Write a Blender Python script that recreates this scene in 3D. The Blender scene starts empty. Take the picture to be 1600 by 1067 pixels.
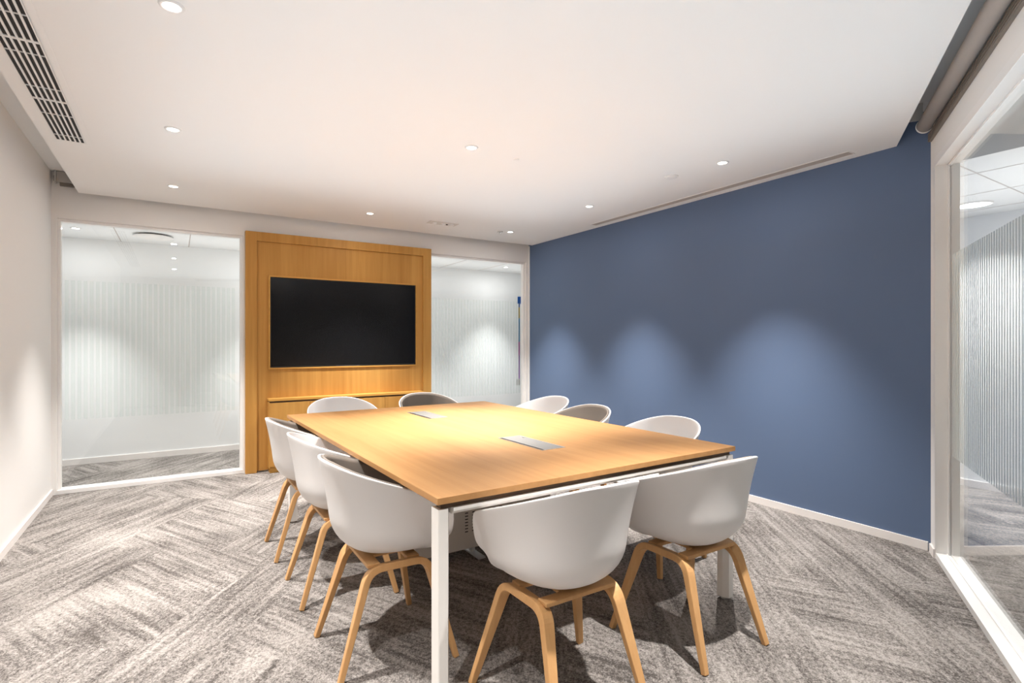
import bpy, bmesh, math, random
from mathutils import Vector, Matrix
random.seed(4)
PI = math.pi
SC = bpy.context.scene
COL = SC.collection

# ------------------------------------------------------------------ camera
YAW = 0.5608
cam_d = bpy.data.cameras.new('camera')
cam_d.sensor_width = 36.0
cam_d.lens = 838.63 / 1600 * 36
cam_d.shift_y = 1.45 / 1600
cam_d.clip_start = 0.02
cam = bpy.data.objects.new('camera', cam_d)
COL.objects.link(cam)
cam.location = (0, 0, 1.2426)
cam.rotation_euler = (PI/2, 0, -YAW)
SC.camera = cam

# ------------------------------------------------------------------ world, exposure
w = bpy.data.worlds.new('world'); SC.world = w; w.use_nodes = True
w.node_tree.nodes['Background'].inputs[0].default_value = (0.9, 0.95, 1, 1)
w.node_tree.nodes['Background'].inputs[1].default_value = 0.3
SC.view_settings.view_transform = 'Standard'
SC.view_settings.look = 'None'
SC.view_settings.gamma = 1
SC.view_settings.use_curve_mapping = False
SC.view_settings.exposure = 0.05

SPOT_W = 400.0      # narrow beam of each downlight
WIDE_W = 2.4       # wide spill of each downlight
WARM = (1.0, 0.965, 0.93)
COOL = (1.0, 1.0, 0.99)

def area_light(name, loc, rot, sx, sy, energy, color, shape='RECTANGLE', spread=PI):
    l = bpy.data.lights.new(name, 'AREA'); l.shape = shape; l.size = sx
    if shape == 'RECTANGLE': l.size_y = sy
    l.energy = energy; l.color = color; l.spread = spread
    o = bpy.data.objects.new(name, l); COL.objects.link(o)
    o.location = loc; o.rotation_euler = rot
    return o
# added area lights facing up, no fixture: they brighten the ceilings
area_light('ceiling_fill', (1.5, 2.3, 1.95), (PI, 0, 0), 3.4, 4.4, 20.0, (0.78, 1.0, 1.16))
area_light('ceiling_fill_near', (0.45, 0.2, 1.95), (PI, 0, 0), 1.2, 1.2, 3.0, (0.92, 0.97, 1.0))
area_light('corridor_fill', (1.5, 6.4, 1.9), (PI, 0, 0), 6.5, 0.7, 10.0, COOL)  # added fill without a fixture, lifts the corridor ceiling

# ------------------------------------------------------------------ room numbers
XL, XR, Y1 = -0.85, 3.814, 5.676
H, HU = 2.466, 2.63
YR = 1.381
DW = Vector((0.866025, 0.5, 0))       # direction of the angled glazed wall
NW = Vector((0.5, -0.866025, 0))      # its outward normal
P0 = Vector((XR, YR, 0))
YREAR = -0.8
tend = (YR - YREAR) / 0.5
PEND = P0 - DW*tend

# ------------------------------------------------------------------ materials
def mat(name):
    m = bpy.data.materials.new(name); m.use_nodes = True
    nt = m.node_tree
    return m, nt, nt.nodes['Principled BSDF']
def N(nt, t, **kw):
    n = nt.nodes.new(t)
    for k, v in kw.items(): setattr(n, k, v)
    return n
def plain(name, col, rough=0.5, metal=0.0, spec=0.5, bump=0.0, bscale=200.0):
    m, nt, b = mat(name)
    b.inputs['Base Color'].default_value = (*col, 1)
    b.inputs['Roughness'].default_value = rough
    b.inputs['Metallic'].default_value = metal
    b.inputs['Specular IOR Level'].default_value = spec
    if bump:
        tc = N(nt, 'ShaderNodeTexCoord'); no = N(nt, 'ShaderNodeTexNoise'); bp = N(nt, 'ShaderNodeBump')
        no.inputs['Scale'].default_value = bscale; no.inputs['Detail'].default_value = 3
        bp.inputs['Strength'].default_value = bump; bp.inputs['Distance'].default_value = 0.002
        nt.links.new(tc.outputs['Object'], no.inputs['Vector'])
        nt.links.new(no.outputs['Fac'], bp.inputs['Height'])
        nt.links.new(bp.outputs['Normal'], b.inputs['Normal'])
    return m
def emis(name, col, s):
    m = bpy.data.materials.new(name); m.use_nodes = True; nt = m.node_tree
    nt.nodes.remove(nt.nodes['Principled BSDF'])
    e = N(nt, 'ShaderNodeEmission'); e.inputs[0].default_value = (*col, 1); e.inputs[1].default_value = s
    nt.links.new(e.outputs[0], nt.nodes['Material Output'].inputs[0])
    return m
def wood(name, a, b_, axis, rough=0.38, fine=1.0, strips=0.0):
    """oak veneer, grain along axis (0 x, 1 y, 2 z)"""
    m, nt, b = mat(name)
    L = nt.links.new
    tc = N(nt, 'ShaderNodeTexCoord')
    mp = N(nt, 'ShaderNodeMapping')
    sc = [26*fine, 26*fine, 26*fine]; sc[axis] = 1.1*fine
    mp.inputs['Scale'].default_value = sc
    L(tc.outputs['Object'], mp.inputs['Vector'])
    n1 = N(nt, 'ShaderNodeTexNoise'); n1.inputs['Scale'].default_value = 1.0; n1.inputs['Detail'].default_value = 6
    n1.inputs['Roughness'].default_value = 0.6; n1.inputs['Distortion'].default_value = 0.25
    L(mp.outputs[0], n1.inputs['Vector'])
    mp2 = N(nt, 'ShaderNodeMapping'); sc2 = [4.5, 4.5, 4.5]; sc2[axis] = 0.35
    mp2.inputs['Scale'].default_value = sc2
    L(tc.outputs['Object'], mp2.inputs['Vector'])
    n2 = N(nt, 'ShaderNodeTexNoise'); n2.inputs['Scale'].default_value = 1.0; n2.inputs['Detail'].default_value = 2
    L(mp2.outputs[0], n2.inputs['Vector'])
    ad = N(nt, 'ShaderNodeMath', operation='MULTIPLY_ADD')
    L(n1.outputs['Fac'], ad.inputs[0]); ad.inputs[1].default_value = 0.6
    ml = N(nt, 'ShaderNodeMath', operation='MULTIPLY'); L(n2.outputs['Fac'], ml.inputs[0]); ml.inputs[1].default_value = 0.4
    L(ml.outputs[0], ad.inputs[2])
    fac = ad.outputs[0]
    if strips:
        sp = N(nt, 'ShaderNodeSeparateXYZ'); L(tc.outputs['Object'], sp.inputs[0])
        q = N(nt, 'ShaderNodeMath', operation='MULTIPLY'); L(sp.outputs[0], q.inputs[0]); q.inputs[1].default_value = 1/strips
        fl = N(nt, 'ShaderNodeMath', operation='FLOOR'); L(q.outputs[0], fl.inputs[0])
        wn = N(nt, 'ShaderNodeTexWhiteNoise', noise_dimensions='1D'); L(fl.outputs[0], wn.inputs['W'])
        mm = N(nt, 'ShaderNodeMath', operation='MULTIPLY_ADD'); L(wn.outputs[0], mm.inputs[0]); mm.inputs[1].default_value = 0.22
        L(fac, mm.inputs[2])
        sb = N(nt, 'ShaderNodeMath', operation='SUBTRACT'); L(mm.outputs[0], sb.inputs[0]); sb.inputs[1].default_value = 0.11
        fac = sb.outputs[0]
    cr = N(nt, 'ShaderNodeValToRGB')
    cr.color_ramp.elements[0].position = 0.3; cr.color_ramp.elements[0].color = (*b_, 1)
    cr.color_ramp.elements[1].position = 0.68; cr.color_ramp.elements[1].color = (*a, 1)
    L(fac, cr.inputs[0]); L(cr.outputs[0], b.inputs['Base Color'])
    b.inputs['Roughness'].default_value = rough; b.inputs['Specular IOR Level'].default_value = 0.18
    bp = N(nt, 'ShaderNodeBump'); bp.inputs['Strength'].default_value = 0.12; bp.inputs['Distance'].default_value = 0.001
    L(n1.outputs['Fac'], bp.inputs['Height']); L(bp.outputs[0], b.inputs['Normal'])
    return m

def carpet():
    m, nt, b = mat('carpet')
    L = nt.links.new
    tc = N(nt, 'ShaderNodeTexCoord')
    rot = N(nt, 'ShaderNodeMapping'); rot.inputs['Rotation'].default_value = (0, 0, math.radians(-52))
    L(tc.outputs['Object'], rot.inputs['Vector'])
    base = rot.outputs[0]
    rot2 = N(nt, 'ShaderNodeMapping'); rot2.inputs['Rotation'].default_value = (0, 0, math.radians(63)); rot2.inputs['Location'].default_value = (3.7, 1.3, 0)
    L(tc.outputs['Object'], rot2.inputs['Vector'])
    def math_(op, a, c=None, d=None):
        n = N(nt, 'ShaderNodeMath', operation=op)
        for i, x in enumerate((a, c, d)):
            if x is None: continue
            if isinstance(x, (int, float)): n.inputs[i].default_value = x
            else: L(x, n.inputs[i])
        return n.outputs[0]
    def noise(vec, scale, detail=3, rough=0.55, dist=0.0):
        mp = N(nt, 'ShaderNodeMapping'); mp.inputs['Scale'].default_value = scale
        L(vec, mp.inputs['Vector'])
        n = N(nt, 'ShaderNodeTexNoise'); n.inputs['Scale'].default_value = 1; n.inputs['Detail'].default_value = detail
        n.inputs['Roughness'].default_value = rough; n.inputs['Distortion'].default_value = dist
        L(mp.outputs[0], n.inputs['Vector'])
        return n.outputs['Fac']
    def streaks(vec):
        s1 = noise(vec, (1.3, 19, 1), 3, 0.6, 0.12); s2 = noise(vec, (2.2, 36, 1), 2, 0.5, 0.1); s3 = noise(vec, (1.3, 6.0, 1), 2)
        return math_('ADD', math_('MULTIPLY', s1, 0.40), math_('ADD', math_('MULTIPLY', s2, 0.32), math_('MULTIPLY', s3, 0.28)))
    sx, sy = streaks(base), streaks(rot2.outputs[0])
    # modules of the pattern: 0.5 x 0.5 m, each with its own direction
    sp = N(nt, 'ShaderNodeSeparateXYZ'); L(base, sp.inputs[0])
    fx = math_('FLOOR', math_('MULTIPLY', sp.outputs[0], 1.0)); fy = math_('FLOOR', math_('MULTIPLY', sp.outputs[1], 2.9))
    cb = N(nt, 'ShaderNodeCombineXYZ'); L(fx, cb.inputs[0]); L(fy, cb.inputs[1])
    wn = N(nt, 'ShaderNodeTexWhiteNoise', noise_dimensions='2D'); L(cb.outputs[0], wn.inputs['Vector'])
    msk = math_('GREATER_THAN', wn.outputs[0], 0.52)
    mx = N(nt, 'ShaderNodeMix', data_type='FLOAT'); L(msk, mx.inputs[0]); L(sx, mx.inputs[2]); L(sy, mx.inputs[3])
    st = mx.outputs[0]
    blotch = noise(base, (2.3, 2.3, 1), 3)
    speck = noise(base, (150, 150, 1), 2, 0.7)
    speck2 = noise(base, (55, 55, 1), 3, 0.7)
    # fine ribs of the pile
    rib = math_('SINE', math_('MULTIPLY', sp.outputs[0], 620.0))
    v = math_('ADD', math_('MULTIPLY', st, 1.6), math_('MULTIPLY', blotch, 0.6))
    v = math_('ADD', v, math_('MULTIPLY', math_('SUBTRACT', speck, 0.5), 1.1))
    v = math_('ADD', v, math_('MULTIPLY', math_('SUBTRACT', speck2, 0.5), 1.1))
    v = math_('ADD', v, math_('MULTIPLY', rib, 0.02))
    cr = N(nt, 'ShaderNodeValToRGB')
    e = cr.color_ramp.elements
    v = math_('SUBTRACT', v, 0.58)
    e[0].position = 0.26; e[0].color = (0.072, 0.063, 0.057, 1)
    e[1].position = 0.78; e[1].color = (0.355, 0.325, 0.30, 1)
    mid = e.new(0.50); mid.color = (0.195, 0.176, 0.163, 1)
    L(v, cr.inputs[0]); L(cr.outputs[0], b.inputs['Base Color'])
    b.inputs['Roughness'].default_value = 0.95
    b.inputs['Specular IOR Level'].default_value = 0.1
    bp = N(nt, 'ShaderNodeBump'); bp.inputs['Strength'].default_value = 0.5; bp.inputs['Distance'].default_value = 0.004
    L(speck, bp.inputs['Height']); L(bp.outputs[0], b.inputs['Normal'])
    return m

def glass(name, tint=(0.98, 0.985, 0.98)):
    m = bpy.data.materials.new(name); m.use_nodes = True; nt = m.node_tree
    nt.nodes.remove(nt.nodes['Principled BSDF'])
    tr = N(nt, 'ShaderNodeBsdfTransparent'); tr.inputs[0].default_value = (*tint, 1)
    gl = N(nt, 'ShaderNodeBsdfGlossy'); gl.inputs['Roughness'].default_value = 0.0; gl.inputs[0].default_value = (1, 1, 1, 1)
    fr = N(nt, 'ShaderNodeFresnel')
    ge = N(nt, 'ShaderNodeNewGeometry'); io = N(nt, 'ShaderNodeMath', operation='MULTIPLY_ADD')
    nt.links.new(ge.outputs['Backfacing'], io.inputs[0]); io.inputs[1].default_value = 1/1.5-1.5; io.inputs[2].default_value = 1.5
    nt.links.new(io.outputs[0], fr.inputs['IOR'])      # same reflectance on both faces of the thin pane
    mx = N(nt, 'ShaderNodeMixShader')
    nt.links.new(fr.outputs[0], mx.inputs[0]); nt.links.new(tr.outputs[0], mx.inputs[1]); nt.links.new(gl.outputs[0], mx.inputs[2])
    nt.links.new(mx.outputs[0], nt.nodes['Material Output'].inputs[0])
    return m
def frost(name, f=0.5):
    m = bpy.data.materials.new(name); m.use_nodes = True; nt = m.node_tree
    nt.nodes.remove(nt.nodes['Principled BSDF'])
    tr = N(nt, 'ShaderNodeBsdfTransparent'); tr.inputs[0].default_value = (0.97, 0.99, 0.98, 1)
    di = N(nt, 'ShaderNodeBsdfDiffuse'); di.inputs[0].default_value = (0.84, 0.87, 0.86, 1)
    tl = N(nt, 'ShaderNodeBsdfTranslucent'); tl.inputs[0].default_value = (0.84, 0.87, 0.86, 1)
    m1 = N(nt, 'ShaderNodeMixShader'); m1.inputs[0].default_value = 0.5
    m2 = N(nt, 'ShaderNodeMixShader'); m2.inputs[0].default_value = f
    nt.links.new(di.outputs[0], m1.inputs[1]); nt.links.new(tl.outputs[0], m1.inputs[2])
    nt.links.new(tr.outputs[0], m2.inputs[1]); nt.links.new(m1.outputs[0], m2.inputs[2])
    nt.links.new(m2.outputs[0], nt.nodes['Material Output'].inputs[0])
    return m

M = {}
M['carpet'] = carpet()
M['wall'] = plain('wall_paint', (0.85, 0.83, 0.805), 0.7, bump=0.03)
M['ceil'] = plain('ceiling_paint', (0.85, 0.84, 0.83), 0.8)
M['white_wall'] = plain('corridor_paint', (0.84, 0.85, 0.85), 0.6)
M['blue'] = plain('blue_paint', (0.112, 0.160, 0.260), 0.6, spec=0.2, bump=0.03)
M['base'] = plain('baseboard_paint', (0.84, 0.80, 0.77), 0.4)
M['trim'] = plain('white_metal', (0.86, 0.84, 0.82), 0.35)
M['oak_v'] = wood('oak_vertical', (0.62, 0.335, 0.092), (0.46, 0.225, 0.055), 2, 0.45, 1.0, 0.36)
M['oak_x'] = wood('oak_across', (0.68, 0.37, 0.095), (0.52, 0.265, 0.06), 0, 0.42)
M['oak_table'] = wood('oak_tabletop', (0.55, 0.30, 0.125), (0.42, 0.21, 0.078), 1, 0.45)
M['beech'] = wood('bent_wood', (0.62, 0.36, 0.16), (0.50, 0.27, 0.11), 2, 0.4, 1.6)
M['shell'] = plain('white_plastic', (0.80, 0.78, 0.77), 0.38)
M['fabric'] = plain('taupe_fabric', (0.25, 0.215, 0.185), 0.9, spec=0.15, bump=0.6, bscale=500)
M['black'] = plain('black_screen', (0.006, 0.006, 0.007), 0.16, spec=0.3)
M['bezel'] = plain('black_bezel', (0.01, 0.01, 0.01), 0.4)
M['dark'] = plain('dark_void', (0.02, 0.017, 0.015), 0.8)
M['gap'] = plain('gap_shade_brown', (0.12, 0.075, 0.045), 0.6)  # dark brown stands in for the shade inside the gaps
M['table_metal'] = plain('table_metal', (0.80, 0.775, 0.74), 0.35)
M['grey_metal'] = plain('grey_steel', (0.42, 0.40, 0.375), 0.5)
M['box_grey'] = plain('box_grey', (0.62, 0.57, 0.51), 0.5)
M['alu'] = plain('aluminium', (0.62, 0.61, 0.60), 0.38, 0.7)
M['flap'] = plain('flap_grey', (0.25, 0.24, 0.225), 0.5, 0.2)
M['blind'] = plain('blind_fabric', (0.40, 0.355, 0.32), 0.85, bump=0.2, bscale=400)
M['blind_dark'] = plain('blind_bronze', (0.20, 0.165, 0.135), 0.5)
M['slot'] = plain('slot_grey', (0.50, 0.44, 0.40), 0.6)
M['white_pl'] = plain('white_fitting', (0.82, 0.80, 0.78), 0.4)
M['lamp'] = emis('lamp_glow', (1.0, 0.96, 0.9), 14.0)
M['lamp_cool'] = emis('lamp_glow_cool', (0.98, 1.0, 1.0), 9.0)
M['glass'] = glass('clear_glass')
M['frost'] = frost('frosted_stripe', 0.60)
M['frost_thin'] = frost('faint_frosted_stripe', 0.045)
for k, c in dict(c_blue=(0.0, 0.12, 0.55), c_yel=(0.75, 0.5, 0.08), c_cyan=(0.05, 0.30, 0.62), c_pink=(0.70, 0.15, 0.50), c_purple=(0.28, 0.02, 0.40)).items():
    M[k] = plain('print_' + k[2:], c, 0.4)

# ------------------------------------------------------------------ mesh helpers
def obj(name, bm, m, parent=None, smooth=False, bevel=0.0, seg=2):
    bmesh.ops.recalc_face_normals(bm, faces=bm.faces[:])
    me = bpy.data.meshes.new(name); bm.to_mesh(me); bm.free()
    mats = m if isinstance(m, (list, tuple)) else [m]
    for x in mats: me.materials.append(x)
    if smooth:
        for p in me.polygons: p.use_smooth = True
    o = bpy.data.objects.new(name, me); COL.objects.link(o)
    if parent: o.parent = parent
    if bevel:
        b = o.modifiers.new('bevel', 'BEVEL'); b.width = bevel; b.segments = seg; b.limit_method = 'ANGLE'
    return o
def box(bm, x0, x1, y0, y1, z0, z1, mi=0):
    v = [bm.verts.new(p) for p in ((x0,y0,z0),(x1,y0,z0),(x1,y1,z0),(x0,y1,z0),(x0,y0,z1),(x1,y0,z1),(x1,y1,z1),(x0,y1,z1))]
    for f in ((0,3,2,1),(4,5,6,7),(0,1,5,4),(1,2,6,5),(2,3,7,6),(3,0,4,7)):
        fc = bm.faces.new([v[i] for i in f]); fc.material_index = mi
def BX(*a):
    bm = bmesh.new(); box(bm, *a); return bm
def prism(bm, pts, z0, z1, mi=0):
    lo = [bm.verts.new((p[0], p[1], z0)) for p in pts]; hi = [bm.verts.new((p[0], p[1], z1)) for p in pts]
    bm.faces.new(lo[::-1]).material_index = mi; bm.faces.new(hi).material_index = mi
    n = len(pts)
    for i in range(n): bm.faces.new((lo[i], lo[(i+1) % n], hi[(i+1) % n], hi[i])).material_index = mi
def PR(pts, z0, z1):
    bm = bmesh.new(); prism(bm, pts, z0, z1); return bm
def lathe(bm, prof, seg=32, c=(0, 0, 0)):
    rings = []
    for r, z in prof:
        if r < 1e-6: rings.append([bm.verts.new((c[0], c[1], c[2]+z))])
        else: rings.append([bm.verts.new((c[0]+r*math.cos(2*PI*k/seg), c[1]+r*math.sin(2*PI*k/seg), c[2]+z)) for k in range(seg)])
    for a, b in zip(rings, rings[1:]):
        for k in range(seg):
            l = (k+1) % seg
            if len(a) == 1 and len(b) == 1: continue
            if len(a) == 1: bm.faces.new((a[0], b[k], b[l]))
            elif len(b) == 1: bm.faces.new((a[k], a[l], b[0]))
            else: bm.faces.new((a[k], a[l], b[l], b[k]))
def LT(prof, seg=32):
    bm = bmesh.new(); lathe(bm, prof, seg); return bm
def thing(name, label, cat, loc=(0, 0, 0), rz=0, group=None):
    o = bpy.data.objects.new(name, None); COL.objects.link(o)
    o.empty_display_size = 0.1
    o.location = loc; o.rotation_euler = (0, 0, rz); o['label'] = label; o['category'] = cat
    if group: o['group'] = group
    return o
def struct(name, bm, m, parent=None, label=None, **kw):
    o = obj(name, bm, m, parent, **kw)
    if not parent:
        o['kind'] = 'structure'
        if label: o['label'] = label
    return o
def dup(root, loc, rz, label, group=None):
    r = root.copy(); COL.objects.link(r); r.location = loc; r.rotation_euler = (0, 0, rz)
    r['label'] = label
    if group: r['group'] = group
    for ch in list(root.children):
        c = ch.copy(); COL.objects.link(c); c.parent = r
        for g in list(ch.children):
            d = g.copy(); COL.objects.link(d); d.parent = c
    return r

# ------------------------------------------------------------------ room shell
struct('floor', BX(-3.0, 8.0, -4.0, 9.0, -0.05, 0.0), M['carpet'], label='grey and beige carpet tiles with streaked pattern')
WT = 0.11
YG = Y1 + 0.055       # glass plane of the back windows
WZ = 2.258            # head of every window
# left wall
struct('wall_left', BX(XL-WT, XL, YREAR-WT, Y1+WT, 0, HU), M['wall'], label='white wall on the left')
struct('baseboard_left', BX(XL, XL+0.012, YREAR, Y1-0.001, 0, 0.05), M['base'])
# back wall: piers and header round two window openings
bm = bmesh.new()
box(bm, XL, XR, Y1, Y1+WT, WZ, HU)
box(bm, XL, -0.815, Y1, Y1+WT, 0, WZ)
box(bm, 0.547, 2.468, Y1, Y1+WT, 0, WZ)
box(bm, 3.775, XR, Y1, Y1+WT, 0, WZ)
struct('wall_back', bm, M['wall'], label='white wall around the two far windows')
# blue wall
struct('wall_right', BX(XR, XR+WT, YR+0.0, Y1+WT, 0, HU), M['blue'], label='blue painted wall')
struct('trim_1', BX(XR-0.006, XR, Y1-0.028, Y1-0.001, 0, H), M['wall'])
struct('baseboard_right', BX(XR-0.012, XR, YR+0.012, Y1-0.03, 0, 0.052), M['base'])
# angled glazed wall: a prism in wall coordinates (t along, w out)
def WP(t, off): p = P0 - DW*t + NW*off; return (p.x, p.y)
T0, T1 = 0.126, 4.1
bm = bmesh.new()
prism(bm, [WP(0, 0), WP(T0, 0), WP(T0, WT), WP(-0.06, WT)], 0, HU)
prism(bm, [WP(T0, 0), WP(T1, 0), WP(T1, WT), WP(T0, WT)], WZ, HU)
prism(bm, [WP(T1, 0), WP(tend+0.1, 0), WP(tend+0.1, WT), WP(T1, WT)], 0, HU)
struct('wall_front', bm, M['wall'], label='cream wall around the large window on the right')
struct('baseboard_front', PR([WP(0.015, 0), WP(T0-0.002, 0), WP(T0-0.002, -0.012), WP(0.022, -0.012)], 0, 0.052), M['base'])
struct('wall_rear', BX(XL, PEND.x, YREAR-WT, YREAR, 0, HU), M['wall'])
# ceilings
e = 0.155
cpts = [(XL+0.182, YREAR+0.15), (XL+0.182, Y1-0.075), (XR, Y1-0.075)]
c1 = P0 - NW*e; 
tt = (XR - c1.x) / DW.x; cA = c1 + DW*tt
tb = (YREAR+0.15 - c1.y) / DW.y; cB = c1 + DW*tb
cpts += [(XR, cA.y), (cB.x, cB.y)]
struct('ceiling', PR(cpts, H, HU), M['ceil'], label='lowered cream ceiling panel')
struct('ceiling_upper', BX(XL-WT, XR+WT, YREAR-WT, Y1+WT, HU, HU+0.08), M['ceil'])

# ------------------------------------------------------------------ windows
def window_back(name, x0, x1, lab):
    r = thing(name, lab, 'window', ((x0+x1)/2, Y1, 0)); r['kind'] = 'structure'
    hw = (x1-x0)/2
    bm = bmesh.new(); f = 0.022
    y0, y1 = 0.028, 0.085
    box(bm, -hw, hw, 0.0, WT, 0.0, 0.035)
    box(bm, -hw, hw, y0, y1, WZ-f, WZ)
    box(bm, -hw, -hw+f, y0, y1, 0.035, WZ-f)
    box(bm, hw-f, hw, y0, y1, 0.035, WZ-f)
    obj('window_frame', bm, M['trim'], r, bevel=0.002)
    obj('pane', BX(-hw+f, hw-f, 0.052, 0.060, 0.035, WZ-f), M['glass'], r)
    bm = bmesh.new(); x = -hw+f+0.02
    while x < hw-f-0.03:
        box(bm, x, x+0.026, 0.0605, 0.0613, 0.60, 1.76); x += 0.041
    fo = obj('frosted_film', bm, M['frost_thin'], r); fo['kind'] = 'stuff'
    return r
window_back('window_1', -0.815, 0.547, 'tall clear glass window left of the oak panel, with a faint striped film')
window_back('window_2', 2.468, 3.775, 'tall clear glass window between the oak panel and the blue wall')
# right window in the angled wall; local x runs from the corner towards the camera, local y outward
r = thing('window_3', 'large glass window on the right with frosted vertical stripes', 'window', (P0.x, P0.y, 0)); r['kind'] = 'structure'
ang = math.atan2(-DW.y, -DW.x)
r.rotation_euler = (0, 0, ang)
# with this rotation local +y = rotate(+90) of -DW = (DW.y,-DW.x)=(.5,-.866)=NW
bm = bmesh.new(); f = 0.012
box(bm, T0, T1, 0.0, WT, 0.0, 0.032)
box(bm, T0, T1, 0.055, 0.078, WZ-f, WZ)
box(bm, T0, T0+f, 0.055, 0.078, 0.032, WZ-f)
box(bm, T1-f, T1, 0.055, 0.078, 0.032, WZ-f)
box(bm, T0, T1, 0.050, 0.0545, 0.032, 0.037)
obj('window_frame', bm, M['trim'], r)
bm = bmesh.new()
box(bm, T0-0.045, T0, -0.004, -0.0002, 0.053, WZ+0.045)
box(bm, T0, T1, -0.004, -0.0002, WZ, WZ+0.045)
obj('architrave', bm, M['trim'], r)
obj('pane', BX(T0+f, T1-f, 0.062, 0.070, 0.037, WZ-f), M['glass'], r)
bm = bmesh.new(); x = T0+f+0.01
while x < 2.6:
    box(bm, x, x+0.022, 0.0705, 0.0713, 0.60, 1.74); x += 0.034
fo = obj('frosted_film', bm, M['frost'], r); fo['kind'] = 'stuff'

# ------------------------------------------------------------------ corridor beyond the back windows
YC, HC = 6.97, 2.305
struct('wall_corridor', BX(-3.0, 6.5, YC, YC+0.1, 0, 2.6), M['white_wall'])
struct('baseboard_corridor', BX(-3.0, 6.5, YC-0.012, YC, 0, 0.06), M['base'])
bm = bmesh.new()
box(bm, -3.0, 6.5, Y1+WT+0.001, YC, HC, HC+0.05)
struct('ceiling_corridor', bm, M['white_wall'])
struct('wall_corridor_end', BX(-3.1, -3.0, Y1+WT, YC, 0, 2.6), M['white_wall'])
struct('wall_corridor_side', BX(5.72, 5.8, Y1+WT+0.3, YC-0.013, 0, HC), M['white_wall'])
bm = bmesh.new()
for x in (-1.09, -0.48, 0.13, 0.74, 1.35, 1.96, 2.57, 3.18, 3.79):
    box(bm, x-0.004, x+0.004, Y1+WT+0.002, YC-0.001, HC-0.0015, HC-0.0002)
struct('trim_2', bm, M['slot'])
# neighbouring room beyond the right window
XN, HN = 5.8, 2.32
struct('wall_lounge', BX(XN, XN+0.1, -4.0, 5.6, 0, 2.7), M['white_wall'])
struct('baseboard_lounge', BX(XN-0.012, XN, -4.0, 5.6, 0, 0.06), M['base'])
bm = bmesh.new(); box(bm, 3.95, XN, -4.0, 5.6, HN, HN+0.4)
struct('ceiling_lounge', bm, M['white_wall'])
struct('ceiling_lounge_high', BX(-1.0, 3.95, -4.0, 5.6, 2.72, 2.8), M['white_wall'])
struct('wall_lounge_end', BX(-1.0, XN, -4.1, -4.0, 0, 2.72), M['white_wall'])
struct('wall_lounge_side', BX(-1.1, -1.0, -4.0, YREAR-WT-0.02, 0, 2.72), M['white_wall'])
struct('wall_lounge_far', BX(XR+WT+0.002, XN-0.013, 5.5, 5.6, 0, HN), M['white_wall'])
bm = bmesh.new()
for x in (4.32, 4.92, 5.52): box(bm, x-0.004, x+0.004, -4.0, 5.5, HN-0.0015, HN-0.0002)
for k in range(14): box(bm, 3.951, XN-0.001, -2.9+0.6*k+0.02-0.004, -2.9+0.6*k+0.02+0.004, HN-0.0017, HN-0.0002)
struct('trim_3', bm, M['slot'])

# ------------------------------------------------------------------ downlights
def downlight(loc, label, group, power=1.0, spill=1.0, color=WARM, first=[None]):
    if first[0] is None:
        t = thing('downlight', label, 'ceiling light', loc, 0, group)
        obj('trim_ring', LT([(0.030, -0.0002), (0.030, -0.006), (0.040, -0.005), (0.043, -0.0002)], 40), M['white_pl'], t, smooth=True)
        obj('lens', LT([(0, -0.0035), (0.030, -0.0025), (0.030, -0.0002)], 32), M['lamp'], t)
        first[0] = t
    else:
        t = dup(first[0], loc, 0, label, group)
    x, y, z = loc
    if True:
        l = bpy.data.lights.new('downlight_beam', 'SPOT'); l.energy = SPOT_W*power; l.color = color
        l.spot_size = math.radians(72); l.spot_blend = 0.95; l.shadow_soft_size = 0.022
        o = bpy.data.objects.new('downlight_beam', l); COL.objects.link(o); o.location = (x, y, z-0.03)
        area_light('downlight_spill', (x, y, z-0.012), (0, 0, 0), 0.06, 0.06, WIDE_W*spill, color, 'DISK')
    return t
GL = 'recessed downlights in the lowered ceiling'
for x, y, lab in (
    (-0.01, 4.965, 'small recessed downlight above the left window, nearest the back wall'),
    (-0.01, 3.64, 'recessed downlight in the left row, second from the back wall'),
    (-0.01, 2.31, 'recessed downlight in the left row, cut by the top edge of the photo'),
    (-0.01, 0.95, 'recessed downlight in the left row, nearest the rear wall'),
    (1.565, 5.02, 'recessed downlight above the television panel'),
    (1.575, 2.985, 'bright recessed downlight above the middle of the table'),
    (1.575, 0.97, 'recessed downlight in the middle row, behind the near end of the table'),
    (3.14, 5.035, 'recessed downlight near the far corner by the blue wall'),
    (3.147, 3.71, 'recessed downlight beside the blue wall, middle of its row'),
    (3.152, 2.33, 'recessed downlight beside the blue wall, nearest the camera of its row')):
    downlight((x, y, H), lab, GL, 1.25 if 'bright' in lab else 1.0)
for x, y, lab in ((-0.78, 6.375, 'recessed downlight in the corridor ceiling seen through the left window'),
        (0.95, 6.42, 'recessed downlight in the corridor ceiling hidden behind the oak panel'),
        (2.62, 6.30, 'recessed downlight in the corridor ceiling beside the oak panel'),
        (3.95, 6.45, 'recessed downlight in the corridor ceiling behind the blue wall corner')):
    downlight((x, y, HC), lab, 'corridor downlights', 0.5, 1.8, COOL)
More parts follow.
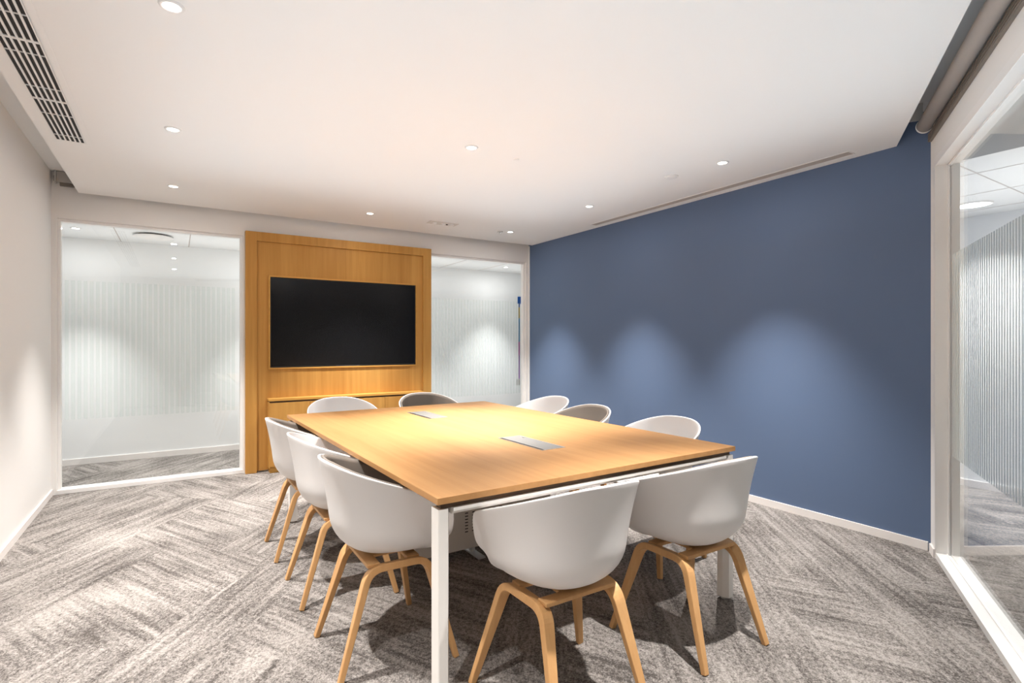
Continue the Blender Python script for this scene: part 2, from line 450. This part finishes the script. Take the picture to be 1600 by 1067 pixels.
for x, y, lab in ((5.27, 1.63, 'round white glowing lamp in the ceiling beyond the right window'),
        (5.27, -0.4, 'added unseen round lamp beyond the right window, nearer the rear of the room'),  # this lamp and the next are added out of view for more light
        (5.27, 3.6, 'added unseen round lamp beyond the right window, hidden behind the blue wall')):
    t = thing('round_ceiling_lamp', lab, 'ceiling light', (x, y, HN), 0, 'round lamps of the neighbouring room')
    obj('rim', LT([(0.105, -0.0002), (0.105, -0.012), (0.118, -0.010), (0.12, -0.0002)], 40), M['white_pl'], t, smooth=True)
    obj('diffuser', LT([(0, -0.010), (0.105, -0.008), (0.105, -0.0002)], 40), M['lamp_cool'], t)
    area_light('lounge_lamp', (x, y, HN-0.015), (0, 0, 0), 0.2, 0.2, 40.0, COOL, 'DISK', 2.0)
area_light('lounge_fill', (4.6, 0.6, 1.6), (PI, 0, 0), 1.4, 4.0, 30.0, COOL)  # added upward fill, no fixture, brightens the neighbouring room
# ------------------------------------------------------------------ ceiling fittings
t = thing('round_air_diffuser', 'round white air diffuser on the corridor ceiling beyond the left window', 'air vent', (-0.18, 6.40, HC))
obj('collar', LT([(0.13, -0.0002), (0.13, -0.012), (0.0, -0.012)], 40), M['dark'], t)
obj('plate', LT([(0, -0.030), (0.12, -0.030), (0.165, -0.022), (0.17, -0.016), (0.12, -0.014), (0, -0.014)], 40), M['white_pl'], t, smooth=True)
t = thing('smoke_detector', 'round white smoke detector in the ceiling between two downlights', 'smoke detector', (3.103, 2.73, H))
obj('base', LT([(0.050, -0.0002), (0.050, -0.005), (0.0, -0.005)], 32), M['white_pl'], t, smooth=False)
obj('cap', LT([(0.040, -0.0052), (0.039, -0.009), (0.030, -0.012), (0, -0.0125)], 32), M['white_pl'], t, smooth=True)
t = thing('sprinkler_head', 'tiny sprinkler head in the ceiling beside the far corner downlight', 'sprinkler', (3.04, 5.09, H))
obj('escutcheon', LT([(0.035, -0.0002), (0.033, -0.006), (0.01, -0.008), (0, -0.008)], 24), M['alu'], t, smooth=True)
obj('deflector', LT([(0, -0.0082), (0.006, -0.0085), (0.006, -0.022), (0.014, -0.024), (0, -0.026)], 16), M['alu'], t)
t = thing('ceiling_sensor', 'tiny flush sensor dot in the ceiling between the table and wall downlights', 'sensor', (1.93, 3.02, H))
obj('plate', LT([(0.018, -0.0002), (0.016, -0.004), (0, -0.005)], 20), M['white_pl'], t)
t = thing('ceiling_sensor_panel', 'small rectangular ceiling plate with three round sensors above the television end', 'sensor', (2.33, 5.05, H))
obj('plate', BX(-0.155, 0.155, -0.06, 0.06, -0.005, -0.0002), plain('plate_grey', (0.66, 0.61, 0.57), 0.5), t)
for x in (-0.095, 0.0, 0.095):
    c = obj('sensor_eye', LT([(0.030, -0.0052), (0.030, -0.010), (0.024, -0.016), (0.010, -0.020), (0, -0.020)], 20), M['white_pl'], t, smooth=True); c.location = (x, 0, 0)
c = obj('indicator', LT([(0.011, -0.0052), (0.009, -0.012), (0, -0.013)], 12), M['dark'], t); c.location = (0.048, 0.0, 0)
# linear slot by the blue wall
t = thing('slot_air_diffuser', 'long thin grey slot diffuser in the ceiling along the blue wall', 'air vent', (3.69, 3.02, H))
bm = bmesh.new(); box(bm, -0.044, -0.038, -1.26, 1.26, -0.004, -0.0002); box(bm, 0.032, 0.038, -1.26, 1.26, -0.004, -0.0002)
box(bm, -0.032, 0.032, -1.26, -1.254, -0.004, -0.0002); box(bm, -0.032, 0.032, 1.254, 1.26, -0.004, -0.0002)
obj('frame', bm, M['white_pl'], t)
obj('slot', BX(-0.0318, 0.0318, -1.2538, 1.2538, -0.0025, -0.0002), M['slot'], t)
# long return grille at the left
gx0, gx1, gy1, gy0 = -0.607, -0.465, 4.185, 0.9
t = thing('air_grille', 'long white slatted air grille in the ceiling along the left wall', 'air vent', ((gx0+gx1)/2, (gy0+gy1)/2, H))
hx, hy = (gx1-gx0)/2, (gy1-gy0)/2
obj('recess_shade', BX(-hx, hx, -hy, hy, -0.0012, -0.0002), M['dark'], t)  # black sheet stands in for the shaded hollow behind the slats
bm = bmesh.new()
pitch = (2*hx-0.003)/6
for k in range(7):
    x = -hx + k*pitch
    box(bm, x-0.0005, x+0.0075 if k < 6 else x+0.004, -hy, hy, -0.006, -0.0013)
for y in (4.08, 3.73, 3.52, 3.37, 3.0, 2.87, 2.66, 2.35, 2.22, 2.0, 1.7, 1.57, 1.3, 1.05):
    yy = y-(gy0+gy1)/2; wdt = 0.018 if y in (3.52, 2.87, 2.22, 1.57) else 0.005
    box(bm, -hx, hx, yy, yy+wdt, -0.0052, -0.0014)
obj('slats', bm, M['white_pl'], t)
bm = bmesh.new()
for (a, b_, c, d) in ((-hx-0.028, -hx-0.001, -hy, hy), (hx+0.005, hx+0.030, -hy, hy), (-hx-0.028, hx+0.030, hy+0.0005, hy+0.02)):
    box(bm, a, b_, c, d, -0.002, -0.0002)
obj('frame', bm, M['ceil'], t)

# ------------------------------------------------------------------ roller blinds
def tube_along(bm, a, b, rad, seg=28):
    a, b = Vector(a), Vector(b); d = (b-a).normalized(); u = d.cross(Vector((0, 0, 1))).normalized(); v = d.cross(u)
    ra = [bm.verts.new(a+u*rad*math.cos(2*PI*k/seg)+v*rad*math.sin(2*PI*k/seg)) for k in range(seg)]
    rb = [bm.verts.new(b+u*rad*math.cos(2*PI*k/seg)+v*rad*math.sin(2*PI*k/seg)) for k in range(seg)]
    for k in range(seg): bm.faces.new((ra[k], ra[(k+1) % seg], rb[(k+1) % seg], rb[k]))
    bm.faces.new(ra[::-1]); bm.faces.new(rb)
t = thing('roller_blind', 'rolled grey brown roller blind along the top of the right window', 'blind', (P0.x, P0.y, HU))
t.rotation_euler = (0, 0, ang)
def zz(z): return z-HU
bm = bmesh.new(); tube_along(bm, (0.14, -0.054, zz(2.494)), (4.0, -0.054, zz(2.494)), 0.038)
obj('fabric_roll', bm, M['blind'], t, smooth=False).data.polygons.foreach_set('use_smooth', [True]*30)
bm = bmesh.new(); tube_along(bm, (0.128, -0.054, zz(2.494)), (0.1395, -0.054, zz(2.494)), 0.041)
tube_along(bm, (0.126, -0.054, zz(2.494)), (0.1275, -0.054, zz(2.494)), 0.010)
obj('end_cap', bm, M['white_pl'], t)
bm = bmesh.new()
box(bm, 0.13, 0.137, -0.14, -0.06, zz(2.53), -0.0005)
obj('bracket', bm, M['alu'], t)
bm = bmesh.new()
box(bm, 0.03, 4.0, -0.016, -0.001, zz(2.428), zz(2.478))
for k in range(4):
    box(bm, 0.03, 4.0, -0.020, -0.0161, zz(2.430+0.0125*k), zz(2.436+0.0125*k))
obj('bottom_bar', bm, M['blind_dark'], t)
t = thing('roller_blind', 'short grey cassette of a rolled blind high in the far left corner', 'blind', (1.45, Y1, HU))
bm = bmesh.new(); box(bm, -2.26, 2.3, -0.066, -0.012, zz(2.54), -0.003)
obj('cassette', bm, M['grey_metal'], t, bevel=0.006)
obj('end_plate', BX(-2.272, -2.2605, -0.070, -0.010, zz(2.532), -0.001), M['alu'], t)
obj('drive', BX(-2.278, -2.2725, -0.05, -0.03, zz(2.545), zz(2.59)), M['dark'], t)
obj('bottom_bar', BX(-2.24, 2.28, -0.050, -0.022, zz(2.514), zz(2.5395)), M['blind_dark'], t)

# ------------------------------------------------------------------ oak media wall
XA, XB = 0.563, 2.452
YF = 5.615
t = thing('media_wall', 'oak wall panel with a wide frame around the television', 'wall panel', ((XA+XB)/2, YF, 0))
hw = (XB-XA)/2; fz = 2.297; fw = 0.098; dep = Y1-YF-0.001
bm = bmesh.new()
box(bm, -hw, -hw+fw, 0, dep, 0.001, fz); box(bm, hw-fw, hw, 0, dep, 0.001, fz); box(bm, -hw+fw, hw-fw, 0, dep, fz-fw+0.012, fz)
obj('frame', bm, M['oak_v'], t, bevel=0.0015)
tx0, tx1, tz0, tz1 = 0.765, 2.283, 0.984, 1.890      # outer edge of the tv surround
cx = (XA+XB)/2
bm = bmesh.new(); py0 = 0.022
for a in ((-hw+fw, tx0-cx, 0.015, fz-fw+0.011), (tx1-cx, hw-fw, 0.015, fz-fw+0.011), (tx0-cx, tx1-cx, 0.015, tz0), (tx0-cx, tx1-cx, tz1, fz-fw+0.011)):
    box(bm, a[0], a[1], py0, dep, a[2], a[3])
obj('panel', bm, M['oak_v'], t)
bm = bmesh.new(); s = 0.013; a, b_, c, d = tx0-cx, tx1-cx, tz0, tz1
box(bm, a, a+s, 0.008, dep, c, d); box(bm, b_-s, b_, 0.008, dep, c, d)
box(bm, a+s, b_-s, 0.008, dep, c, c+s); box(bm, a+s, b_-s, 0.008, dep, d-s, d)
o = obj('screen_surround', bm, M['oak_x'], t)
# television in its niche
t = thing('television', 'large black flat television set into the oak panel', 'television', ((tx0+tx1)/2, YF+0.02, (tz0+tz1)/2))
bw, bh = (tx1-tx0)/2-s-0.001, (tz1-tz0)/2-s-0.001
bm = bmesh.new(); q = 0.008
box(bm, -bw, bw, 0.004, 0.038, -bh, bh)
box(bm, -bw, -bw+q, 0, 0.004, -bh, bh); box(bm, bw-q, bw, 0, 0.004, -bh, bh)
box(bm, -bw+q, bw-q, 0, 0.004, -bh, -bh+q+0.004); box(bm, -bw+q, bw-q, 0, 0.004, bh-q, bh)
obj('bezel', bm, M['bezel'], t)
obj('screen', BX(-bw+q, bw-q, 0.0022, 0.0039, -bh+q+0.004, bh-q), M['black'], t)
bm = bmesh.new(); box(bm, -0.12, 0.10, -0.002, -0.0002, -bh+0.003, -bh+0.006); box(bm, 0.105, 0.113, -0.002, -0.0002, -bh+0.002, -bh+0.010)
obj('status_strip', bm, plain('strip_grey', (0.12, 0.12, 0.13), 0.3), t)

# sideboard under the television
t = thing('sideboard', 'low oak cabinet under the television with flat doors', 'cabinet', (cx, 0, 0))
sx0, sx1 = 0.752-cx, 2.315-cx
ys, yb = 5.512, YF+0.021
st_ = 0.706
obj('body', BX(sx0+0.008, sx1-0.002, ys+0.022, yb, 0.062, 0.667), M['oak_v'], t)
obj('side_panel', BX(sx0, sx0+0.0075, ys, yb, 0.05, 0.675), M['oak_v'], t)
obj('worktop', BX(sx0, sx1, ys, yb, 0.684, st_), M['oak_x'], t, bevel=0.0015)
obj('shadow_gap', BX(sx0+0.008, sx1, ys+0.018, yb, 0.6672, 0.6838), M['gap'], t)
obj('plinth', BX(sx0+0.012, sx1-0.002, ys+0.028, yb, 0.001, 0.0615), M['oak_x'], t)
for a, b_ in ((sx0+0.0085, 1.122-cx), (1.125-cx, 1.503-cx), (1.506-cx, 1.880-cx), (1.883-cx, sx1-0.001)):
    obj('door', BX(a, b_, ys+0.001, ys+0.0205, 0.062, 0.6665), M['oak_v'], t, bevel=0.001)

# multicoloured strip on the corridor side of the right far window
t = thing('colour_strip_sign', 'narrow vertical multicoloured graphic strip at the right edge of the far window', 'sign', (3.70, Y1+0.0615, 0))
def strip(n, x0, x1, z0, z1, m): obj(n, BX(x0, x1, 0, 0.002, z0, z1), m, t)
strip('header_block', -0.012, 0.036, 1.735, 1.825, M['c_blue'])
strip('stripe', 0.004, 0.022, 1.69, 1.7345, M['c_blue'])
strip('stripe', 0.002, 0.022, 1.55, 1.6895, M['c_yel'])
strip('stripe', 0.004, 0.022, 1.25, 1.5495, M['c_cyan'])
strip('stripe', 0.002, 0.022, 1.08, 1.2495, M['c_pink'])
strip('stripe', 0.005, 0.020, 0.78, 1.0795, M['c_purple'])
strip('caption_block', -0.026, -0.012, 0.70, 0.775, M['grey_metal'])
strip('caption_block', 0.0, 0.022, 0.70, 0.775, M['grey_metal'])

# ------------------------------------------------------------------ conference table
TA = 0.0233
t = thing('conference_table', 'long oak topped meeting table on a white metal frame', 'table', (0.715, 1.588, 0), TA)
TW, TL = 1.583, 2.399
# tabletop with two cut-outs for the cable flaps, local coordinates
ca, sa = math.cos(TA), math.sin(TA)
def tl(x, y): dx, dy = x-0.715, y-1.588; return (ca*dx+sa*dy, -sa*dx+ca*dy)
flaps = []
for (x, y) in ((1.512, 2.235), (1.492, 3.470)):
    u, v = tl(x, y); flaps.append((u-0.070, u+0.070, v-0.195, v+0.195))
bm = bmesh.new()
xs = [0, flaps[0][0], flaps[0][1], TW]
f0, f1 = flaps
fx0, fx1 = min(f0[0], f1[0]), max(f0[1], f1[1])
fx0 = f0[0]; fx1 = f0[1]; flaps[1] = (fx0, fx1, f1[2], f1[3]); f1 = flaps[1]
xs = [0, fx0, fx1, TW]; ys_ = [0, f0[2], f0[3], f1[2], f1[3], TL]
grid = {}
for zi, z in enumerate((0.718, 0.740)):
    for i, x in enumerate(xs):
        for j, y in enumerate(ys_): grid[i, j, zi] = bm.verts.new((x, y, z))
holes = {(1, 1), (1, 3)}
for i in range(3):
    for j in range(5):
        if (i, j) in holes:
            for a, b_ in (((i, j), (i+1, j)), ((i+1, j), (i+1, j+1)), ((i+1, j+1), (i, j+1)), ((i, j+1), (i, j))):
                bm.faces.new((grid[*a, 0], grid[*b_, 0], grid[*b_, 1], grid[*a, 1]))
            continue
        for zi in (0, 1): bm.faces.new((grid[i, j, zi], grid[i+1, j, zi], grid[i+1, j+1, zi], grid[i, j+1, zi]))
for i in range(3):
    for j in (0, 5): bm.faces.new((grid[i, j, 0], grid[i+1, j, 0], grid[i+1, j, 1], grid[i, j, 1]))
for j in range(5):
    for i in (0, 3): bm.faces.new((grid[i, j, 0], grid[i, j+1, 0], grid[i, j+1, 1], grid[i, j, 1]))
obj('tabletop', bm, M['oak_table'], t, bevel=0.0012)
for a, b_, c, d in flaps:
    c0 = obj('cable_port', BX(a+0.001, b_-0.001, c+0.001, d-0.001, 0.7185, 0.732), M['dark'], t); c0['label'] = 'black recess of the cable port'
    bm = bmesh.new()
    box(bm, a+0.001, b_-0.001, c+0.001, c+0.006, 0.7321, 0.7412); box(bm, a+0.001, b_-0.001, d-0.006, d-0.001, 0.7321, 0.7412)
    box(bm, b_-0.006, b_-0.001, c+0.006, d-0.006, 0.7321, 0.7412); box(bm, a+0.001, a+0.004, c+0.006, d-0.006, 0.7321, 0.7412)
    obj('port_rim', bm, M['alu'], c0)
    lid = obj('flap', BX(a+0.020, b_-0.0065, c+0.0065, d-0.0065, 0.7345, 0.7408), M['flap'], c0, bevel=0.001); lid['label'] = 'brushed grey lid'
    obj('flap_lock', LT([(0.006, 0), (0.006, 0.002), (0, 0.002)], 16), M['grey_metal'], c0).location = (b_-0.018, d-0.06, 0.7409)
i_ = 0.007
bm = bmesh.new()
for a in ((i_+0.012, TW-i_-0.012, i_+0.012, i_+0.04), (i_+0.012, TW-i_-0.012, TL-i_-0.04, TL-i_-0.012), (i_+0.30, i_+0.34, i_+0.0405, TL-i_-0.0405), (TW-i_-0.34, TW-i_-0.30, i_+0.0405, TL-i_-0.0405)):
    box(bm, a[0], a[1], a[2], a[3], 0.6992, 0.7178)
obj('shadow_gap_fill', bm, M['gap'], t)  # fills the gap under the top, its shade put into the colour
# rails with a chamfered inner underside
def rail(x0, y0, x1, y1, inward):
    bm = bmesh.new(); a, b_ = Vector((x0, y0, 0)), Vector((x1, y1, 0)); n = Vector((*inward, 0))
    prof = [(0, 0.699), (0.05, 0.699), (0.05, 0.676), (0.014, 0.676), (0, 0.688)]
    va = [bm.verts.new(a+n*p+Vector((0, 0, z))) for p, z in prof]; vb = [bm.verts.new(b_+n*p+Vector((0, 0, z))) for p, z in prof]
    for k in range(5): bm.faces.new((va[k], va[(k+1) % 5], vb[(k+1) % 5], vb[k]))
    bm.faces.new(va[::-1]); bm.faces.new(vb)
    return bm
g = 0.0545
obj('rail', rail(i_+g, i_, TW-i_-g, i_, (0, 1)), M['table_metal'], t)
obj('rail', rail(i_+g, TL-i_, TW-i_-g, TL-i_, (0, -1)), M['table_metal'], t)
obj('rail', rail(i_+0.30, i_+0.051, i_+0.30, TL-i_-0.051, (1, 0)), M['table_metal'], t)
obj('rail', rail(TW-i_-0.30, i_+0.051, TW-i_-0.30, TL-i_-0.051, (-1, 0)), M['table_metal'], t)
for sx, sy, ox, oy in ((1, 1, i_, i_), (-1, 1, TW-i_, i_), (1, -1, i_, TL-i_), (-1, -1, TW-i_, TL-i_)):
    pl = [(0.003, 0), (0.034, 0), (0.0555, 0.034), (0.0555, 0.0555), (0.034, 0.0555), (0, 0.0555), (0, 0.003)]
    pl = [(0.003, 0), (0.034, 0), (0.049, 0.026), (0.049, 0.054), (0, 0.054), (0, 0.003)]
    pts = [(ox+sx*p, oy+sy*q) for p, q in pl]
    if sx*sy < 0: pts = pts[::-1]
    bm = bmesh.new(); prism(bm, pts, 0.012, 0.699)
    lg = obj('leg', bm, M['table_metal'], t)
    fbm = bmesh.new(); lathe(fbm, [(0, 0.001), (0.016, 0.001), (0.016, 0.0118), (0, 0.0118)], 20, (ox+sx*0.028, oy+sy*0.03, 0))
    obj('foot', fbm, M['grey_metal'], lg)
# equipment box under the table top
u0, v0 = tl(1.30, 2.74)
bm = bmesh.new(); box(bm, u0-0.20, u0+0.72, v0, v0+0.16, 0.058, 0.52)
eb = obj('equipment_box', bm, M['box_grey'], t, bevel=0.003); eb['label'] = 'grey perforated steel cable box under the tabletop'
bm = bmesh.new()
VX = tl(1.405, 2.74)[0]
gxs = [VX-0.03]; gzs = [0.14]
for c in range(6): gxs += [VX+c*0.046, VX+0.020+c*0.046]
gxs.append(VX+0.30)
for k in range(13): gzs += [0.155+k*0.0178, 0.161+k*0.0178]
gzs.append(0.42)
gv = [[bm.verts.new((x, v0-0.0006, z)) for z in gzs] for x in gxs]
for i in range(len(gxs)-1):
    for j in range(len(gzs)-1):
        bm.faces.new((gv[i][j], gv[i+1][j], gv[i+1][j+1], gv[i][j+1])).material_index = 1 if (i % 2 and j % 2) else 0
obj('vent_panel', bm, [M['box_grey'], M['dark']], eb)
bm = bmesh.new(); box(bm, u0-0.02, u0+0.40, v0+0.02, v0+0.14, 0.5205, 0.7175)
obj('hanger', bm, M['grey_metal'], eb)
for x in (u0+0.17, u0+0.50):
    bm = bmesh.new(); box(bm, x, x+0.045, v0-0.045, v0+0.14, 0.001, 0.010); box(bm, x+0.01, x+0.035, v0+0.06, v0+0.09, 0.0101, 0.0575)
    obj('foot', bm, M['alu'], eb)

# ------------------------------------------------------------------ armchairs (front is local +y)
def catmull(P, n):
    out = []; K = len(P)
    for i in range(K-1):
        p0 = P[max(i-1, 0)]; p1 = P[i]; p2 = P[i+1]; p3 = P[min(i+2, K-1)]
        if i == 0: p0 = Vector((-P[1].x, P[1].y, P[1].z))
        if i == K-2: p3 = Vector((-P[K-2].x, P[K-2].y, P[K-2].z))
        for s in range(n):
            t_ = s/n
            out.append(0.5*((2*p1)+(p2-p0)*t_+(2*p0-5*p1+4*p2-p3)*t_**2+(3*p1-p0-3*p2+p3)*t_**3))
    out.append(P[-1].copy())
    return out
HALF = [Vector(p) for p in ((0, -0.248, 0.790), (0.105, -0.231, 0.785), (0.190, -0.182, 0.765), (0.250, -0.100, 0.735),
        (0.277, 0.0, 0.700), (0.283, 0.09, 0.669), (0.275, 0.155, 0.646), (0.266, 0.187, 0.622), (0.256, 0.205, 0.575),
        (0.237, 0.215, 0.514), (0.197, 0.225, 0.471), (0.145, 0.236, 0.449), (0.075, 0.246, 0.441), (0, 0.249, 0.440))]
h_ = catmull(HALF, 4)
RIM = h_ + [Vector((-p.x, p.y, p.z)) for p in h_[-2:0:-1]]
Z0 = 0.398
def shell_mesh(off=0.0, z0=Z0, top=1.0, rings=22, cut=None):
    bm = bmesh.new(); R = []
    cen = bm.verts.new((0, 0.0, z0))
    for k in range(1, rings+1):
        s = k/rings
        if s < 0.5:
            a = s/0.5*PI/2; xb = math.sin(a)**(2/2.2); v = 0.4*(1-math.cos(a)**(2/2.2))
        else:
            xb = 1; v = 0.4+0.6*(s-0.5)/0.5
        v *= top
        g_ = 0.80*xb+0.20*max(0, (v-0.08)/0.92)**1.8
        ring = []
        for p in RIM:
            q = Vector((p.x, p.y, 0)); L_ = q.length; q = q*((L_*g_-off*min(1, s*2))/L_)
            ring.append(bm.verts.new((q.x, q.y, z0+(p.z-Z0)*v)))
        R.append(ring)
    n = len(RIM)
    for i in range(n): bm.faces.new((cen, R[0][i], R[0][(i+1) % n]))
    for a, b_ in zip(R, R[1:]):
        for i in range(n): bm.faces.new((a[i], b_[i], b_[(i+1) % n], a[(i+1) % n]))
    return bm
def solidify(o, th, off):
    m = o.modifiers.new('thickness', 'SOLIDIFY'); m.thickness = th; m.offset = off; m.use_even_offset = False
    b = o.modifiers.new('round', 'BEVEL'); b.width = th*0.42; b.segments = 3; b.limit_method = 'ANGLE'; b.angle_limit = math.radians(50)
def sweep(pts, sizes, up):
    """rectangular section swept on a polyline; up = direction across the bent plane"""
    bm = bmesh.new(); rings = []
    n = len(pts)
    for i, p in enumerate(pts):
        d = (pts[min(i+1, n-1)]-pts[max(i-1, 0)]).normalized()
        b_ = (up - d*up.dot(d)).normalized(); nn = d.cross(b_)
        wd, th = sizes[i]
        rings.append([bm.verts.new(p+b_*sb*wd/2+nn*sn*th/2) for sb, sn in ((-1, -1), (1, -1), (1, 1), (-1, 1))])
    for a, c in zip(rings, rings[1:]):
        for k in range(4): bm.faces.new((a[k], a[(k+1) % 4], c[(k+1) % 4], c[k]))
    bm.faces.new(rings[0][::-1]); bm.faces.new(rings[-1])
    return bm
def leg_frame(s):
    K = [Vector((s*0.252, 0.218, 0.001)), Vector((s*0.158, 0.132, 0.378)), Vector((s*0.150, -0.100, 0.376)), Vector((s*0.190, -0.218, 0.001))]
    pts = [K[0]]
    pts.append(K[0].lerp(K[1], 0.4)); 
    for i in (1, 2):
        a = K[i]+(K[i-1]-K[i]).normalized()*0.052; c = K[i]+(K[i+1]-K[i]).normalized()*0.052
        for k in range(9):
            t_ = k/8; pts.append(a*(1-t_)**2+K[i]*2*t_*(1-t_)+c*t_**2)
    pts.append(K[3].lerp(K[2], 0.4)); pts.append(K[3])
    sizes = []
    for p in pts:
        f_ = max(0, min(1, p.z/0.37)); sizes.append((0.024+0.022*f_, 0.021+0.006*f_))
    pl = (K[1]-K[0]).cross(K[2]-K[1]).normalized()
    return sweep(pts, sizes, pl)
def make_chair(label, lined):
    t = thing('armchair', label, 'chair', (0, 0, 0), 0, 'armchairs around the table')
    sh = obj('seat_shell', shell_mesh(), M['shell'], t, smooth=True); solidify(sh, 0.011, -1)
    if lined:
        li = obj('upholstery', shell_mesh(0.0135, Z0+0.016, 0.955, 20), M['fabric'], t, smooth=True)
        li['label'] = 'taupe fabric lining'
        m = li.modifiers.new('thickness', 'SOLIDIFY'); m.thickness = 0.007; m.offset = -1
    for s in (-1, 1):
        obj('leg_frame', leg_frame(s), M['beech'], t, bevel=0.003)
    bm = bmesh.new()
    box(bm, -0.15, 0.15, 0.055, 0.105, 0.381, 0.396); box(bm, -0.15, 0.15, -0.105, -0.055, 0.381, 0.396)
    box(bm, -0.06, 0.06, -0.055, 0.055, 0.384, 0.396)
    obj('seat_support', bm, M['beech'], t, bevel=0.003)
    return t
plain_c = make_chair('', False); lined_c = make_chair('', True)
used = {False: False, True: False}
D = math.radians
chairs = [
 (0.700, 3.4625, -90, True, 'white armchair on the left side of the table, farthest from the camera'),
 (0.715, 2.816, -90, False, 'middle one of the three white armchairs along the left side of the table'),
 (0.724, 2.168, -90, True, 'taupe lined white armchair on the left side, beside the near left table leg'),
 (1.168, 1.516, 0, False, 'white armchair with its back to the camera, left one at the near table end'),
 (1.866, 1.531, 0, True, 'white armchair with its back to the camera, right one at the near table end'),
 (1.13, 4.30, 180, False, 'white unlined armchair in front of the oak sideboard, left one at the far table end'),
 (1.87, 4.30, 180, True, 'taupe lined armchair at the far table end, right of the television'),
 (2.51, 3.61, 90, False, 'white unlined armchair on the blue wall side, nearest the far window'),
 (2.37, 2.965, 90, True, 'taupe lined armchair in the middle of the blue wall side'),
 (2.375, 2.225, 90, False, 'white unlined armchair on the blue wall side, nearest the camera'),
]
for x, y, a, lined, lab in chairs:
    src = lined_c if lined else plain_c
    if not used[lined]:
        used[lined] = True; src.location = (x, y, 0); src.rotation_euler = (0, 0, D(a)); src['label'] = lab
    else: dup(src, (x, y, 0), D(a), lab, 'armchairs around the table')
